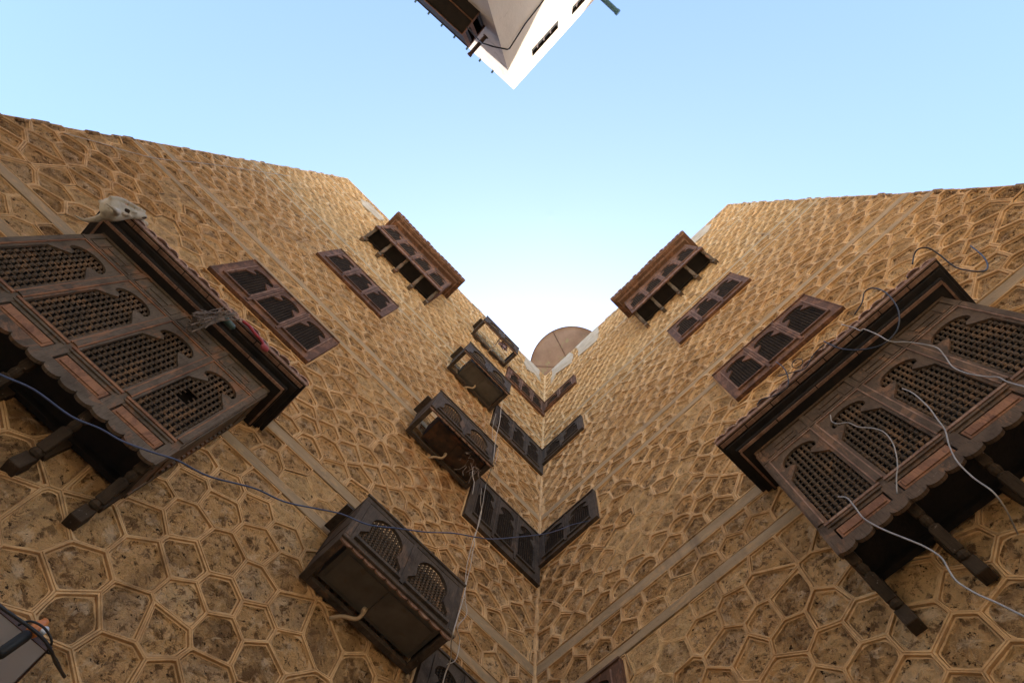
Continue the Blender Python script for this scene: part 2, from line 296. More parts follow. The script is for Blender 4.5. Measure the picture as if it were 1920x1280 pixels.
# solid body behind the masonry skin
b0 = Vector((0, 0)); l2 = Vector(hL[:2]); r2 = Vector(hR[:2]); nl2 = Vector(nL[:2]); nr2 = Vector(nR[:2])
foot = [b0-nl2*.08-nr2*.08, l2*LW-nl2*.08, l2*LW-nl2*7, -nl2*7-nr2*7, r2*RW-nr2*7, r2*RW-nr2*.08]
mb = MB(); n_ = len(foot)
ztop = [21.2, 20.75, 20.6, 20.6, 20.6, 20.95]
mb.add([(p.x, p.y, .0) for p in foot]+[(p.x, p.y, z) for p, z in zip(foot, ztop)],
       [tuple(range(n_))[::-1], (6, 7, 8), (6, 8, 9), (6, 9, 10), (6, 10, 11)]+[(i, (i+1) % n_, (i+1) % n_+n_, i+n_) for i in range(n_)])
mb.build('wall_core', ROOFM, house)
def masonry(wl):
    W = LW if wl == 'L' else RW
    cs = [(3.2, .10), (7.10, .085), (7.80, .10), (10.90, .08), (11.52, .095), (14.66, .075), (15.34, .095), (18.5, .07), (19.15, .08)]
    zones = []; z = .3
    cs = [(c, h*.88) for c, h in cs]
    for c, h in cs: zones.append((z, c-h)); z = c+h
    zones.append((z, 22))
    V = []; Fc = []; MI = []; T = []; WE = []; nv = 0
    r = np.random.RandomState(11 if wl == 'L' else 23)
    for zi, (z0, z1) in enumerate(zones):
        H = z1-z0; last = zi == len(zones)-1
        if H < .7: rows = 2; pw = .38
        else:
            rh = .31 if z1 < 7.05 else (.28 if z1 < 12 else .24); rows = max(1, round(min(H, 2.3 if last else 99)/rh)); pw = .39 if z1 < 7.05 else (.40 if z1 < 12 else .37)
        Hh = (22-z0) if last else H
        if last: rows = round(2.6/.24)
        ph = Hh/rows; nc = int(W/pw)+3
        pts = {}
        for j in range(-1, rows+1):
            wob = r.uniform(-.12, .12)*pw
            for i in range(-1, nc+3):
                hj = r.uniform(-.19, .19)*ph
                if rows == 2: hj *= .5
                big = math.sin(i*1.7+j*.9+zi)*.10*pw
                pts[(j, i)] = np.array([(i+(.5 if j % 2 else 0)-.25)*pw+wob+big+r.uniform(-.15, .15)*pw, z0+(j+.5)*ph+hj])
        for key in list(pts):
            if r.rand() < .03 and 0 < key[0] < rows-1: del pts[key]
        for j in range(rows):
            for i in range(-1, nc+2):
                if (j, i) not in pts: continue
                c = pts[(j, i)]
                if c[0] < -.3 or c[0] > W+.4: continue
                poly = [(0., z0), (W, z0), (W, topz(wl, W) if last else z1), (0., topz(wl, 0) if last else z1)]
                nb = []
                for dj in (-2, -1, 0, 1, 2):
                    jj = j+dj
                    if jj < 0 or jj >= rows: continue
                    for di in range(-5, 6):
                        if (jj, i+di) in pts and (dj or di) and abs(pts[(jj, i+di)][0]-c[0]) < 1.6: nb.append(pts[(jj, i+di)])
                for q in nb:
                    mid = (c+q)/2; d = q-c; out = []
                    for k in range(len(poly)):
                        A = poly[k]; B = poly[(k+1) % len(poly)]
                        da = (A[0]-mid[0])*d[0]+(A[1]-mid[1])*d[1]; db = (B[0]-mid[0])*d[0]+(B[1]-mid[1])*d[1]
                        if da <= 0: out.append(A)
                        if (da < 0 < db) or (db < 0 < da):
                            t_ = da/(da-db); out.append((A[0]+(B[0]-A[0])*t_, A[1]+(B[1]-A[1])*t_))
                    poly = out
                    if len(poly) < 3: break
                if len(poly) < 3: continue
                P = np.array(poly); e = np.roll(P, -1, 0)-P; L = np.hypot(e[:, 0], e[:, 1]); keep = L > 1e-4
                P = P[keep]
                if len(P) < 3: continue
                e = np.roll(P, -1, 0)-P; L = np.hypot(e[:, 0], e[:, 1])
                ar = .5*np.sum(P[:, 0]*np.roll(P[:, 1], -1)-np.roll(P[:, 0], -1)*P[:, 1])
                if abs(ar) < .004: continue
                g = P.mean(0)
                nrm = np.stack([e[:, 1], -e[:, 0]], 1)/L[:, None]; h = ((P-g)*nrm).sum(1)
                if h.min() < 0: nrm = -nrm; h = -h
                sub = 6 if z0 < 7.9 else 4
                angs = []
                for k in range(len(P)):
                    m_ = sub if L[k] > .12 else (2 if L[k] > .05 else 1)
                    for q in range(m_):
                        p_ = P[k]+e[k]*(q/m_)-g; angs.append(math.atan2(p_[1], p_[0]))
                angs = np.array(angs); dirs = np.stack([np.cos(angs), np.sin(angs)], 1); dn = dirs @ nrm.T
                n = len(angs); hm = h.min()
                def rad(d):
                    d = min(d, hm*.9)
                    with np.errstate(divide='ignore', invalid='ignore'):
                        q = np.where(dn > 1e-6, (h[None]-d)/dn, 1e9)
                    return q.min(1)
                rnd = int(r.choice([0, 0, 0, 0, 1, 1, 5]))
                def sm(q, it):
                    for _ in range(it): q = .5*q+.25*(np.roll(q, 1)+np.roll(q, -1))
                    return q
                wj = r.uniform(.50, .80) if g[1] < 8 else r.uniform(.65, 1.05); rise = r.uniform(-.5, 1)
                jit = sm(r.uniform(-1, 1, n), 1)
                rings = []
                hv = r.uniform(-.004, .004)-(.006 if g[1] < 8 else 0)
                for d, y, it in ((0, .012, 0), (.005*wj, max(.014, .025+hv), 0), (.021*wj, .023+hv, 0), (.025*wj, -.010, 0), (.031*wj, .002, 0)):
                    q = rad(d) if d else rad(0); q = sm(q, rnd*(1 if d > .02 else 0)); rings.append((q+(jit*.0025 if d > .02 else 0), np.full(n, y)))
                q = sm(rad(.043*wj), rnd)+jit*.007; rings.append((q, np.full(n, -.003)))
                q2 = sm(rad(.056*wj), rnd)+r.uniform(-1, .6, n)*.018; rings.append((q2, -.024+r.uniform(-.008, .008, n)))
                for fr, yy in ((.86, -.022+.008*rise), (.6, -.012+.012*rise), (.3, -.007+.016*rise)):
                    q = q2*fr*(1+r.uniform(-.05, .05, n)); rings.append((q, yy+r.uniform(-.013, .013, n)))
                for k in range(len(rings)-1):      # keep rings nested
                    if k >= 1: rings[k+1] = (np.minimum(rings[k+1][0], rings[k][0]*.985), rings[k+1][1])
                er = noise.noise(Vector((g[0]*.75+(0 if wl == 'L' else 40), 1.7, g[1]*.75)))*1.3+noise.noise(Vector((g[0]*2.3, 9.1, g[1]*2.3)))*.6
                er = min(1, max(0, (er-.30)/.35))*(.85 if g[1] < 11 else .5)
                rings = [(q, y*(1-er)+er*(-.004)+(er*r.uniform(-.006, .006, n) if k_ else 0)) for k_, (q, y) in enumerate(rings)]
                vs = [np.stack([g[0]+q*dirs[:, 0], y, g[1]+q*dirs[:, 1]], 1) for q, y in rings]
                vs.append(np.array([[g[0], -.004+.012*rise, g[1]]])); vs = np.concatenate(vs)
                V.append(vs); tone = r.rand(); K = len(rings); flip = (ar > 0) ^ False
                for k in range(K-1):
                    for a in range(n):
                        b_ = (a+1) % n; f = (nv+k*n+a, nv+k*n+b_, nv+(k+1)*n+b_, nv+(k+1)*n+a)
                        Fc.append(f if not flip else f[::-1]); MI.append(0 if k < 5 else 1)
                for a in range(n):
                    b_ = (a+1) % n; f = (nv+(K-1)*n+a, nv+(K-1)*n+b_, nv+K*n); Fc.append(f if not flip else f[::-1]); MI.append(1)
                T.append(np.full(len(vs), tone)); WE.append(np.full(len(vs), er)); nv += len(vs)
    V = np.concatenate(V)
    wz = np.array([noise.noise(Vector((p[0]*.8, 3.3, p[2]*.8))) for p in V[::1]]) if False else 0
    if wl == 'R': V[:, 0] *= -1; Fc = [f[::-1] for f in Fc]
    # bumpy end edges
    me = bpy.data.meshes.new('stone_wall'); me.from_pydata(V.tolist(), [], Fc)
    for m_ in ((MORT_L, STONE_L) if wl == 'L' else (MORT_R, STONE_R)): me.materials.append(m_)
    me.polygons.foreach_set('material_index', MI); me.polygons.foreach_set('use_smooth', [m_ == 1 for m_ in MI])
    a = me.attributes.new('tone', 'FLOAT', 'POINT'); a.data.foreach_set('value', np.concatenate(T))
    a = me.attributes.new('wear', 'FLOAT', 'POINT'); a.data.foreach_set('value', np.concatenate(WE)); me.update()
    o = link('stone_wall', me, house, HL if wl == 'L' else HR)
    sg = 1 if wl == 'L' else -1
    # rough stone ends and top edge
    eb = MB(); r = random.Random(3)
    z = 3.
    while z < topz(wl, W)-.1:
        hh = r.uniform(.14, .30); d = r.uniform(-.02, .075); y1 = r.uniform(-.02, .03)
        x0, x1 = sorted((sg*(W-.05), sg*(W+d))); eb.box(x0, -.5, z, x1, y1, min(z+hh*.94, topz(wl, W))); z += hh
    s_ = 0.
    while s_ < W-.1:
        ww = r.uniform(.12, .3); x0, x1 = sorted((sg*s_, sg*min(s_+ww*.95, W))); zt = topz(wl, s_)
        eb.box(x0, -.4, zt-.25, x1, r.uniform(.0, .03), zt+r.uniform(-.02, .10)); s_ += ww
    eb.build('edge_stones', [STONE_L if wl == 'L' else STONE_R], house, HL if wl == 'L' else HR, bevel=.02)
    for c, h in cs:
        cb = MB(); n = int(W/.35); y = .016
        prev = None; rr = random.Random(int(c*10))
        xs = [W*i/n for i in range(n+1)]; lo = [c-h+.004+rr.uniform(-.006, .006) for _ in xs]; hi = [c+h-.004+rr.uniform(-.006, .006) for _ in xs]
        vs = []
        for x, a_, b_ in zip(xs, lo, hi): yy = y+rr.uniform(-.003, .003); vs += [(sg*x, -.02, a_), (sg*x, yy, a_+.004), (sg*x, yy+rr.uniform(-.002, .004), (a_+b_)/2), (sg*x, yy, b_-.004), (sg*x, -.02, b_)]
        fs = []
        for i in range(n):
            for k in range(4):
                f = (i*5+k, i*5+k+1, (i+1)*5+k+1, (i+1)*5+k); fs.append(f if wl == 'R' else f[::-1])
        cb.add(vs, fs); o = cb.build('string_course', COURSE_L if wl == 'L' else COURSE_R, house, HL if wl == 'L' else HR, smooth=False)
masonry('L'); masonry('R')
# dark mortar bead running up the inner corner
mb = MB(); mb.lathe((.012, .012, .3), (.012, .012, 21.4), [(i/60, .034+.010*random.random()) for i in range(61)], 6); mb.build('corner_joint', MORT_L, house, HL)
# plaster patches on the parapet
def patch(wl, pts, seed, th=.035):
    sg = 1 if wl == 'L' else -1
    P = jag([(sg*a, b) for a, b in pts], .14, .025, seed); mb = MB(); mb.plate(P, [], -.04, th); mb.build('plaster_patch', PLAST, house, HL if wl == 'L' else HR)
patch('L', [(.22, 20.15), (.55, 20.35), (.85, 20.0), (1.0, 20.4), (1.0, topz('L', 1)), (.32, topz('L', .3)), (.30, 20.8)], 1)
patch('R', [(.30, 19.7), (.55, 20.35), (1.25, 19.9), (1.35, 20.6), (1.25, topz('R', 1.2)), (.38, topz('R', .4)), (.36, 20.7)], 2)
patch('R', [(1.55, 19.9), (2.35, 19.7), (2.5, 20.5), (2.55, topz('R', 2.5)), (1.5, topz('R', 1.5)), (1.6, 20.6)], 3)
patch('R', [(6.2, 20.3), (7.0, 20.1), (7.35, 20.6), (7.2, topz('R', 7.2)), (6.1, topz('R', 6.1))], 4)
patch('L', [(7.45, 19.8), (8.1, 19.6), (8.35, 20.1), (8.2, 20.6), (7.5, 20.5)], 5)
# ---------------------------------------------------------------- wooden screens
def keyhole(cx, z0, hw, zs, cw, zc, dw, zt):     # opening outline: straight jambs, shoulders running in to two cusps, round head
    R = [(hw, z0), (hw, zs), (hw*.72+cw*.28, zs+(zc-zs)*.28), (hw*.36+cw*.64, zs+(zc-zs)*.62), (cw, zc), (cw+(dw-cw)*.35, zc+(zt-zc)*.16), (dw*.93, zc+(zt-zc)*.2)]
    zb = zc+(zt-zc)*.38; R.append((dw, zb))
    for k in range(1, 7):
        a = math.pi/2*k/7; R.append((dw*math.cos(a), zb+(zt-zb)*math.sin(a)))
    pts = [(cx+x, z) for x, z in R]+[(cx, zt)]+[(cx-x, z) for x, z in R[::-1]]
    return pts
LCACHE = {}
def lattice_mesh(wd, ht, px, pz, r, n=6, missing=None, material=None):
    key = (wd, ht, px, pz, r, n, missing)
    if key in LCACHE: return LCACHE[key]
    mb = MB(); nx = max(2, round(wd/px)); nz = max(2, round(ht/pz)); px = wd/nx; pz = ht/nz
    def gone(i, k): return missing and missing[0] <= i < missing[1] and missing[2] <= k < missing[3]
    for i in range(nx):
        x = -wd/2+(i+.5)*px; k = 0
        while k < nz:
            if gone(i, k): k += 1; continue
            k1 = k
            while k1 < nz and not gone(i, k1): k1 += 1
            prof = [(0, r*.3)]
            m = k1-k
            for q in range(m):
                o = .5 if False else 0
                for f, rr in ((.10, .28), (.22, .62), (.36, .97), (.5, 1.0), (.64, .97), (.78, .62), (.90, .28)): prof.append(((q+f)/m, r*rr))
            prof.append((1, r*.3)); mb.lathe((x, 0, k*pz), (x, 0, k1*pz), prof, n); k = k1
    for k in range(1, nz):
        z = k*pz; segs = [(-wd/2, wd/2)]
        if missing and missing[2] < k < missing[3]: segs = [(-wd/2, -wd/2+missing[0]*px+px*.3), (-wd/2+missing[1]*px-px*.3, wd/2)]
        for a, b in segs:
            m = max(1, round((b-a)/px)); prof = [(0, r*.4)]
            for q in range(m):
                for f, rr in ((.18, .38), (.5, .30), (.82, .38)): prof.append(((q+f)/m, r*rr))
            prof.append((1, r*.4)); mb.lathe((a, 0, z), (b, 0, z), prof, 5)
    me = bpy.data.meshes.new('lattice'); me.from_pydata(mb.v, [], mb.f); me.materials.append(material or W_LATT); me.polygons.foreach_set('use_smooth', [True]*len(me.polygons)); me.update()
    LCACHE[key] = me; return me
def bay(wl, sc, z0, label, detail=True, W=2.33, fm=None, lm=None, missing=True, mirror=False):
    """screened bay window; local x along the wall from its left foot, y out, z up from the apron's lower edge"""
    fm = fm or W_FRAME; x0 = (sc-W/2) if wl == 'L' else -(sc+W/2)
    FRH = HL if wl == 'L' else HR
    mw = FRH @ Matrix.Translation((x0, 0, z0)); O = .47; H = 1.93; n = 4; e = .035; p = (W-2*e)/n
    f = MB()
    # front: one pierced plate per panel, mouldings, rails
    for i in range(n):
        cx = e+p*(i+.5); a, b = cx-p/2, cx+p/2
        if i == 0: a = 0
        if i == n-1: b = W
        f.plate([(a, .345), (b, .345), (b, 1.63), (a, 1.63)], [keyhole(cx, .378, .222, 1.14, .088, 1.30, .192, 1.525)], O-.030, O)
        # raised border of each panel
        q = p/2-.022
        for (xa, za, xb, zb) in ((cx-q, .40, cx-q+.016, 1.595), (cx+q-.016, .40, cx+q, 1.595), (cx-q, 1.597, cx+q, 1.612)): f.box(xa, O+.001, za, xb, O+.013, zb, 1)
        f.box(cx-q, O+.001, .350, cx+q, O+.020, .375, 1)       # sill bead under the lattice
        f.box(cx-q+.004, O-.012, .320, cx+q-.004, O+.012, .343)
    for i in range(n+1):
        x = e+p*i; x = min(max(x, .03), W-.03)
        f.box(x-.026, O+.0015, .405, x+.026, O+.016, 1.60)      # stiles
        f.box(x-.05, O-.0305, .03, x+.05, O+.004, .347)
    f.box(0, O-.03, .1, W, O+.006, .135); f.box(0, O-.031, .285, W, O-.004, .318)
    # frieze of small sunk panels
    f.box(0, O-.03, 1.632, W, O-.012, H)
    f.box(0, O-.012, 1.632, W, O+.006, 1.665); f.box(0, O-.012, 1.895, W, O+.006, H)
    for i in range(n+1):
        x = e+p*i; x = min(max(x, .03), W-.03); f.box(x-.03, O-.0125, 1.667, x+.03, O+.004, 1.893)
    for i in range(n):
        cx = e+p*(i+.5)
        f.box(cx-p/2+.045, O-.012, 1.69, cx-p/2+.14, O-.001, 1.87); f.box(cx+p/2-.14, O-.012, 1.69, cx+p/2-.045, O-.001, 1.87)
        f.box(cx-.12, O-.012, 1.70, cx+.12, O-.002, 1.765); f.box(cx-.12, O-.012, 1.79, cx+.12, O-.002, 1.86)
    # sides
    for x, sg in ((0, -1), (W, 1)):
        a, b = sorted((x, x-sg*.03)); f.box(a+.001, 0, .06, b-.001, O-.032, H-.002)
        a, b = sorted((x, x+sg*.012)); f.box(a, .02, .08, b, .07, H-.02); f.box(a, O-.09, .08, b, O-.034, H-.02); f.box(a, .071, .30, b, O-.091, .35); f.box(a, .071, 1.6, b, O-.091, 1.66)
        for k in range(16):                                   # row of small carved blocks
            zz = .42+k*.072; a, b = sorted((x, x+sg*.02)); f.box(a, .1, zz, b, .14, zz+.04)
    root = f.build('bay_window', [fm, W_PANEL if fm is not W_FRAMER else W_TRIM], house, mw, bevel=.004 if detail else 0); tag(root, label)
    # sunk lower panels
    for i in range(n):
        cx = e+p*(i+.5); g = MB(); g.box(cx-p/2+.065, O-.022, .155, cx+p/2-.065, O-.006, .275); g.box(cx-p/2+.085, O-.006, .175, cx+p/2-.085, O+.004, .255)
        g.build('lower_panel', W_PANEL if fm is not W_GREY else fm, root, Matrix(), bevel=.003)
    for i in range(n):
        cx = e+p*(i+.5); ms = None
        if missing and ((wl == 'L' and i == 0)): ms = (4, 6, 7, 10)
        me = lattice_mesh(.446, 1.15, .054, .066, .0185, 7, ms) if detail else lattice_mesh(.446, 1.15, .0539, .0701, .018, 5, None, W_LATD)
        link('lattice', me, root, loc=(cx, O-.036, .378))
    # scalloped apron
    g = MB(); pts = [(0, .128)]; m = 15; sw = W/m
    for i in range(m):
        for k in range(9):
            a = math.pi*k/8; pts.append((i*sw+sw/2-math.cos(a)*sw/2, .052-.050*math.sin(a)**.8))
    pts.append((W, .128)); g.plate(pts[::1], [], O-.02, O+.012); g.build('scalloped_apron', fm, root, Matrix(), bevel=.003 if detail else 0)
    # dark interior: floor, joists, backing
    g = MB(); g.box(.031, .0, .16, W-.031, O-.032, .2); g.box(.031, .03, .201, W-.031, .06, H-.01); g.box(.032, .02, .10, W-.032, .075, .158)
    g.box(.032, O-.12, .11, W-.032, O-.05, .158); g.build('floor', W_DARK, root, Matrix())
    # brackets
    for i in range(n+1):
        x = e+p*i; x = min(max(x, .05), W-.05); g = MB(); r1 = Vector((x, .05, -.33)); r2_ = Vector((x, O-.06, .10))
        g.box(x-.045, .0, -.16, x+.045, .06, .10)
        dd = r2_-r1
        g.beam(r1+dd*.26, r1+dd*.62, .085, .075, (0, -.7, .7)); g.beam(r1+dd*.80, r2_, .08, .07, (0, -.7, .7))
        g.lathe(r1+dd*.60, r1+dd*.82, [(0, .03), (.05, .04), (.14, .04), (.18, .028), (.28, .036), (.5, .042), (.72, .036), (.82, .028), (.86, .04), (.95, .04), (1, .03)], 10)
        g.lathe(r1+dd*.14, r1+dd*.28, [(0, .02), (.2, .042), (.5, .048), (.8, .038), (1, .03)], 10)
        g.box(x-.05, .0, -.42, x+.05, .12, -.27); g.box(x-.036, .01, -.268, x+.036, .10, -.20)
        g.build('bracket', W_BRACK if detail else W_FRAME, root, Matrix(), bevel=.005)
    # cornice, its fillets and tiles
    g = MB(); g.box(-.115, 0, H, W+.115, .62, H+.05); g.box(-.18, 0, H+.052, W+.18, .68, H+.085); g.box(-.225, 0, H+.087, W+.225, .755, H+.135)
    c = g.build('cornice', W_DARK if detail else W_RED, root, Matrix(), bevel=.004)
    g = MB()
    def strips(y0, y1, z, xa, xb, L):
        k = max(1, round((xb-xa)/L)); d = (xb-xa)/k
        for i in range(k): g.box(xa+i*d+.006, y0, z-.012, xa+(i+1)*d-.006, y1, z-.001)
    strips(.575, .608, H, -.1, W+.1, .55); strips(.70, .742, H+.087, -.205, W+.205, .36)
    for sx in (-1, 1):
        x = -.1 if sx < 0 else W+.1; a, b = sorted((x, x-sx*.022)); g.box(a, .02, H-.010, b, .57, H-.001)
    g.box(-.226, .757, H+.085, W+.226, .772, H+.14)
    g.build('cornice_fillet', W_TRIM, c, Matrix())
    g = MB(); nt_ = 19; tw = (W+.45)/nt_; rr = random.Random(int(sc*10+z0))
    for i in range(nt_):
        x = -.225+tw*(i+.5); ext = (.775 if detail else .80)+rr.uniform(-.012, .02); k = 6; vs = []; 
        for (y, z, s_) in ((ext, H+.142, 1.), (.0, H+.40, .85)):
            for th_ in (0, .018):
                for q in range(k+1):
                    a = math.pi*q/k; R_ = (tw*.5*s_-th_)*.98; vs.append((x+math.cos(a)*R_, y, z+math.sin(a)*R_*(.7 if detail else 1.0)))
        fs = []; K = k+1
        for q in range(k):
            fs += [(q, q+1, 2*K+q+1, 2*K+q), (K+q+1, K+q, 3*K+q, 3*K+q+1), (q+1, q, K+q, K+q+1)]
        g.add(vs, fs)
    g.box(-.22, 0, H+.136, W+.22, .75, H+.145)
    g.build('roof_tiles', TILE, root, Matrix())
    return root, mw
bayL, mwL = bay('L', 5.79, 5.57, 'large bay window low on the left wall, orange-scuffed wood, its nearest lattice with a hole broken in it')
bayR, mwR = bay('R', 4.965, 5.68, 'large bay window low on the right wall, dusty brown wood, pale wires looped over it', fm=W_FRAMER, W=2.38)
bay('L', 5.66, 16.93, 'small high bay window near the top of the left wall, under the roof edge', False, 2.36, W_RED)
bay('R', 4.95, 16.93, 'small high bay window near the top of the right wall, breaking the roof line', False, 2.38, W_RED)
def window(wl, s0, s1, z0, z1, n, label, fm, small=False):
    W = s1-s0; H = z1-z0; x0 = s0 if wl == 'L' else -s1; mw = (HL if wl == 'L' else HR) @ Matrix.Translation((x0, 0, z0))
    f = MB(); Y = .074; e = .075; p = (W-2*e)/n; zb = .14*H; zt = .90*H
    for i in range(n):
        cx = e+p*(i+.5); a, b = cx-p/2, cx+p/2
        if i == 0: a = 0
        if i == n-1: b = W
        hw = p/2-.06; Hh = zt-zb
        f.plate([(a, 0), (b, 0), (b, H), (a, H)], [keyhole(cx, zb, hw, zb+Hh*.62, hw*.45, zb+Hh*.77, hw*.88, zt)], Y-.025, Y)
        q = p/2-.03
        f.box(cx-q, Y+.001, zb-.045, cx+q, Y+.032, zb-.012); f.box(cx-q, Y+.001, zb-.01, cx-q+.016, Y+.016, zt+.03, 1); f.box(cx+q-.016, Y+.001, zb-.01, cx+q, Y+.016, zt+.03, 1)
    f.box(-.02, -.02, -.035, W+.02, Y+.012, -.001); f.box(-.02, -.02, H+.001, W+.02, Y+.02, H+.03)
    for x in (-.02, W): f.box(x, -.02, 0, x+.02, Y+.006, H)
    for i in range(1, n): x = e+p*i; f.box(x-.022, Y+.0015, .02, x+.022, Y+.02, H-.02)
    o = f.build('window', [fm, W_TRIM if fm is not W_GREY else fm], house, mw, bevel=.004); tag(o, label)
    g = MB(); g.box(-.05, -.02, -.06, W+.05, -.001, H+.05)
    for x0_, z0_, x1_, z1_ in ((-.05, -.065, W+.05, -.036), (-.05, H+.031, W+.05, H+.055), (-.05, -.035, -.021, H+.03), (W+.021, -.035, W+.05, H+.03)): g.box(x0_, -.001, z0_, x1_, .024, z1_)
    g.build('plaster_surround', MORT_L if wl == 'L' else MORT_R, o, Matrix(), bevel=.004)
    g = MB(); g.box(.002, .0, .002, W-.002, .034, H-.002); g.build('dark_backing', VOID, o, Matrix())
    for i in range(n):
        cx = e+p*(i+.5); hw = p/2-.06
        me = lattice_mesh(round(2*hw, 3), round(zt-zb, 3), .043, .036, .0125, 5, None, W_LATD)
        link('lattice', me, o, loc=(cx, .048, zb))
window('L', 4.80, 6.62, 9.47, 10.68, 3, 'three-light window directly above the big left bay', W_RED)
window('L', 4.80, 6.57, 13.2, 14.5, 3, 'upper three-light window on the left wall, under the small high bay', W_RED)
window('L', .06, 1.62, 9.47, 10.78, 3, 'lowest full three-light corner window on the left wall', W_GREY)
window('L', .06, 1.60, 13.35, 14.55, 3, 'middle three-light corner window on the left wall', W_GREY)
window('L', .06, 1.56, 17.1, 18.2, 3, 'top three-light corner window on the left wall', W_RED)
window('L', .06, 1.62, 5.6, 6.80, 3, 'corner window at the bottom edge, half hidden behind the lowest cage', W_GREY)
window('R', 4.07, 5.93, 9.82, 11.02, 3, 'three-light window directly above the big right bay', W_RED)
window('R', 4.07, 5.91, 13.6, 14.82, 3, 'upper three-light window on the right wall, under the small high bay', W_RED)
window('R', .06, 1.33, 9.93, 10.76, 2, 'lowest two-light corner window on the right wall, blue cable tied to it', W_GREY)
window('R', .06, 1.31, 13.82, 14.58, 2, 'middle two-light corner window on the right wall', W_GREY)
window('R', .06, 1.30, 17.4, 18.12, 2, 'top two-light corner window on the right wall', W_RED)
window('R', .06, 1.33, 6.1, 6.92, 2, 'two-light corner window at the bottom edge on the right wall', W_RED)
# ---------------------------------------------------------------- air-conditioner cages down the left wall
CG = 'lattice air-conditioner cages in a column on the left wall'
def cage(s0, s1, z0, H, Dp, label, fm, lat=True, broken=False, top_rail=True):
    W = s1-s0; root = empty('lattice_cage', FL @ Matrix.Translation((s0, .02, z0))); tag(root, label, 'window cage', CG)
    f = MB(); t = .05; r = .075
    f.box(0, Dp-t, 0, W, Dp, .06); f.box(0, Dp-t, H-.06, W, Dp, H); f.box(0, Dp-t, .062, .07, Dp, H-.062); f.box(W-.07, Dp-t, .062, W, Dp, H-.062)
    f.box(.0, 0, 0, r, Dp-t-.001, .05); f.box(W-r, 0, 0, W, Dp-t-.001, .05); f.box(r+.001, 0, 0, W-r-.001, .07, .05)
    f.box(.0, 0, H-.05, .06, Dp-t-.001, H); f.box(W-.06, 0, H-.05, W, Dp-t-.001, H)
    f.box(-.012, Dp-.01, -.012, W+.012, Dp+.02, .02); f.box(-.012, Dp-.01, H+.001, W+.012, Dp+.018, H+.03)
    f.build('frame', fm, root, Matrix(), bevel=.005)
    g = MB(); p = (W-.14)/2
    for i in range(2):
        cx = .07+p*(i+.5); hw = p/2-.05; zb = .13; zt = H-.10; Hh = zt-zb
        g.plate([(cx-p/2+.002, .064), (cx+p/2-.002, .064), (cx+p/2-.002, H-.064), (cx-p/2+.002, H-.064)], [keyhole(cx, zb, hw, zb+Hh*.20, hw*.70, zb+Hh*.38, hw*.78, zt)], Dp-.04, Dp-.006)
        g.box(cx-hw-.02, Dp-.005, zb-.05, cx+hw+.02, Dp+.03, zb-.015)
    g.box(W/2-.02, Dp-.0045, .066, W/2+.02, Dp+.012, H-.066)
    g.build('front_panel', fm, root, Matrix(), bevel=.003)
    for i in range(2):
        cx = .07+p*(i+.5); hw = p/2-.05; me = lattice_mesh(round(2*hw, 3), round(H-.23, 3), .044, .040, .0155, 6)
        link('lattice', me, root, loc=(cx, Dp-.046, .13))
    # scalloped lower trim
    g = MB(); m = 10; sw = W/m; pts = [(0, .015)]
    for i in range(m):
        for k in range(7): a = math.pi*k/6; pts.append((i*sw+sw/2-math.cos(a)*sw/2, -.012-.035*math.sin(a)))
    pts.append((W, .015)); g.plate(pts, [], Dp-.03, Dp-.012); g.build('scalloped_trim', W_TRIM if fm is W_GREY else fm, root, Matrix())
    # slatted sides
    for x in (0.008, W-.028):
        g = MB()
        g.box(x, .02, .055, x+.02, Dp-t-.003, H*.40); g.box(x, .02, H*.46, x+.02, Dp-t-.003, H-.055)
        g.build('side_board', fm, root, Matrix())
    # ledge board on the far side, the small cap seen on its outer top end
    g = MB(); g.box(W-.02, .02, H+.005, W+.09, .38, H+.035); g.build('top_board', fm, root, Matrix())
    return root
def ac_unit(s0, z0, label, m, Wd=1.02, Dp=.34, H=.52, pipe=True, off=.12):
    root = empty('air_conditioner', FL @ Matrix.Translation((s0, off, z0))); tag(root, label, 'air conditioner', 'air conditioners in the cages')
    f = MB(); f.box(0, 0, 0, Wd, Dp, H); f.box(.05, .05, -.014, Wd*.52, Dp-.05, -.001); f.box(Wd*.525, .05, -.012, Wd-.05, Dp-.05, -.001)
    f.build('casing', m, root, Matrix(), bevel=.012)
    g = MB(); n = 14
    for i in range(n): g.box(.10, Dp+.001, .06+i*(H-.12)/n, Wd-.10, Dp+.012, .06+i*(H-.12)/n+.012)
    g.build('grille', m, root, Matrix())
    if pipe:
        g = MB(); g.tube(smooth_pts([(Wd*.55, .10, -.01), (Wd*.55, .10, -.10), (Wd*.57, .06, -.15), (Wd*.66, .0, -.17), (Wd*.72, -.08, -.20)], 5), .019, 10)
        g.lathe((Wd*.55, .10, -.02), (Wd*.55, .10, -.07), [(0, .026), (1, .026)], 10)
        g.build('drain_pipe', PVC, root, Matrix(), smooth=True)
    return root
cage(1.72, 3.12, 6.30, .76, .62, 'lowest and nearest lattice cage, black-grey, with a dull metal sheet filling its underside', W_GREY)
cage(1.70, 3.06, 10.18, .78, .60, 'second cage from the bottom, with a rusty unit and torn reed at its corner', W_GREY)
cage(1.70, 3.08, 14.00, .76, .60, 'third cage from the bottom, with a clean brown-grey unit base and reddish broken top', W_GREY)
cage(1.70, 3.06, 17.92, .72, .56, 'topmost cage near the roof, empty and open so the wall shows through', W_GREY)
ac_unit(1.80, 6.37, 'dull brown-grey air conditioner base in the lowest cage', METAL, 1.20, .45, .55, True, .10)
ac_unit(1.78, 10.25, 'black and rusty air conditioner base in the second cage', RUSTY, 1.02, .42, .55, True, .09)
ac_unit(1.79, 14.07, 'clean brown-grey air conditioner base in the third cage', METAL, 1.02, .44, .55, True, .08)
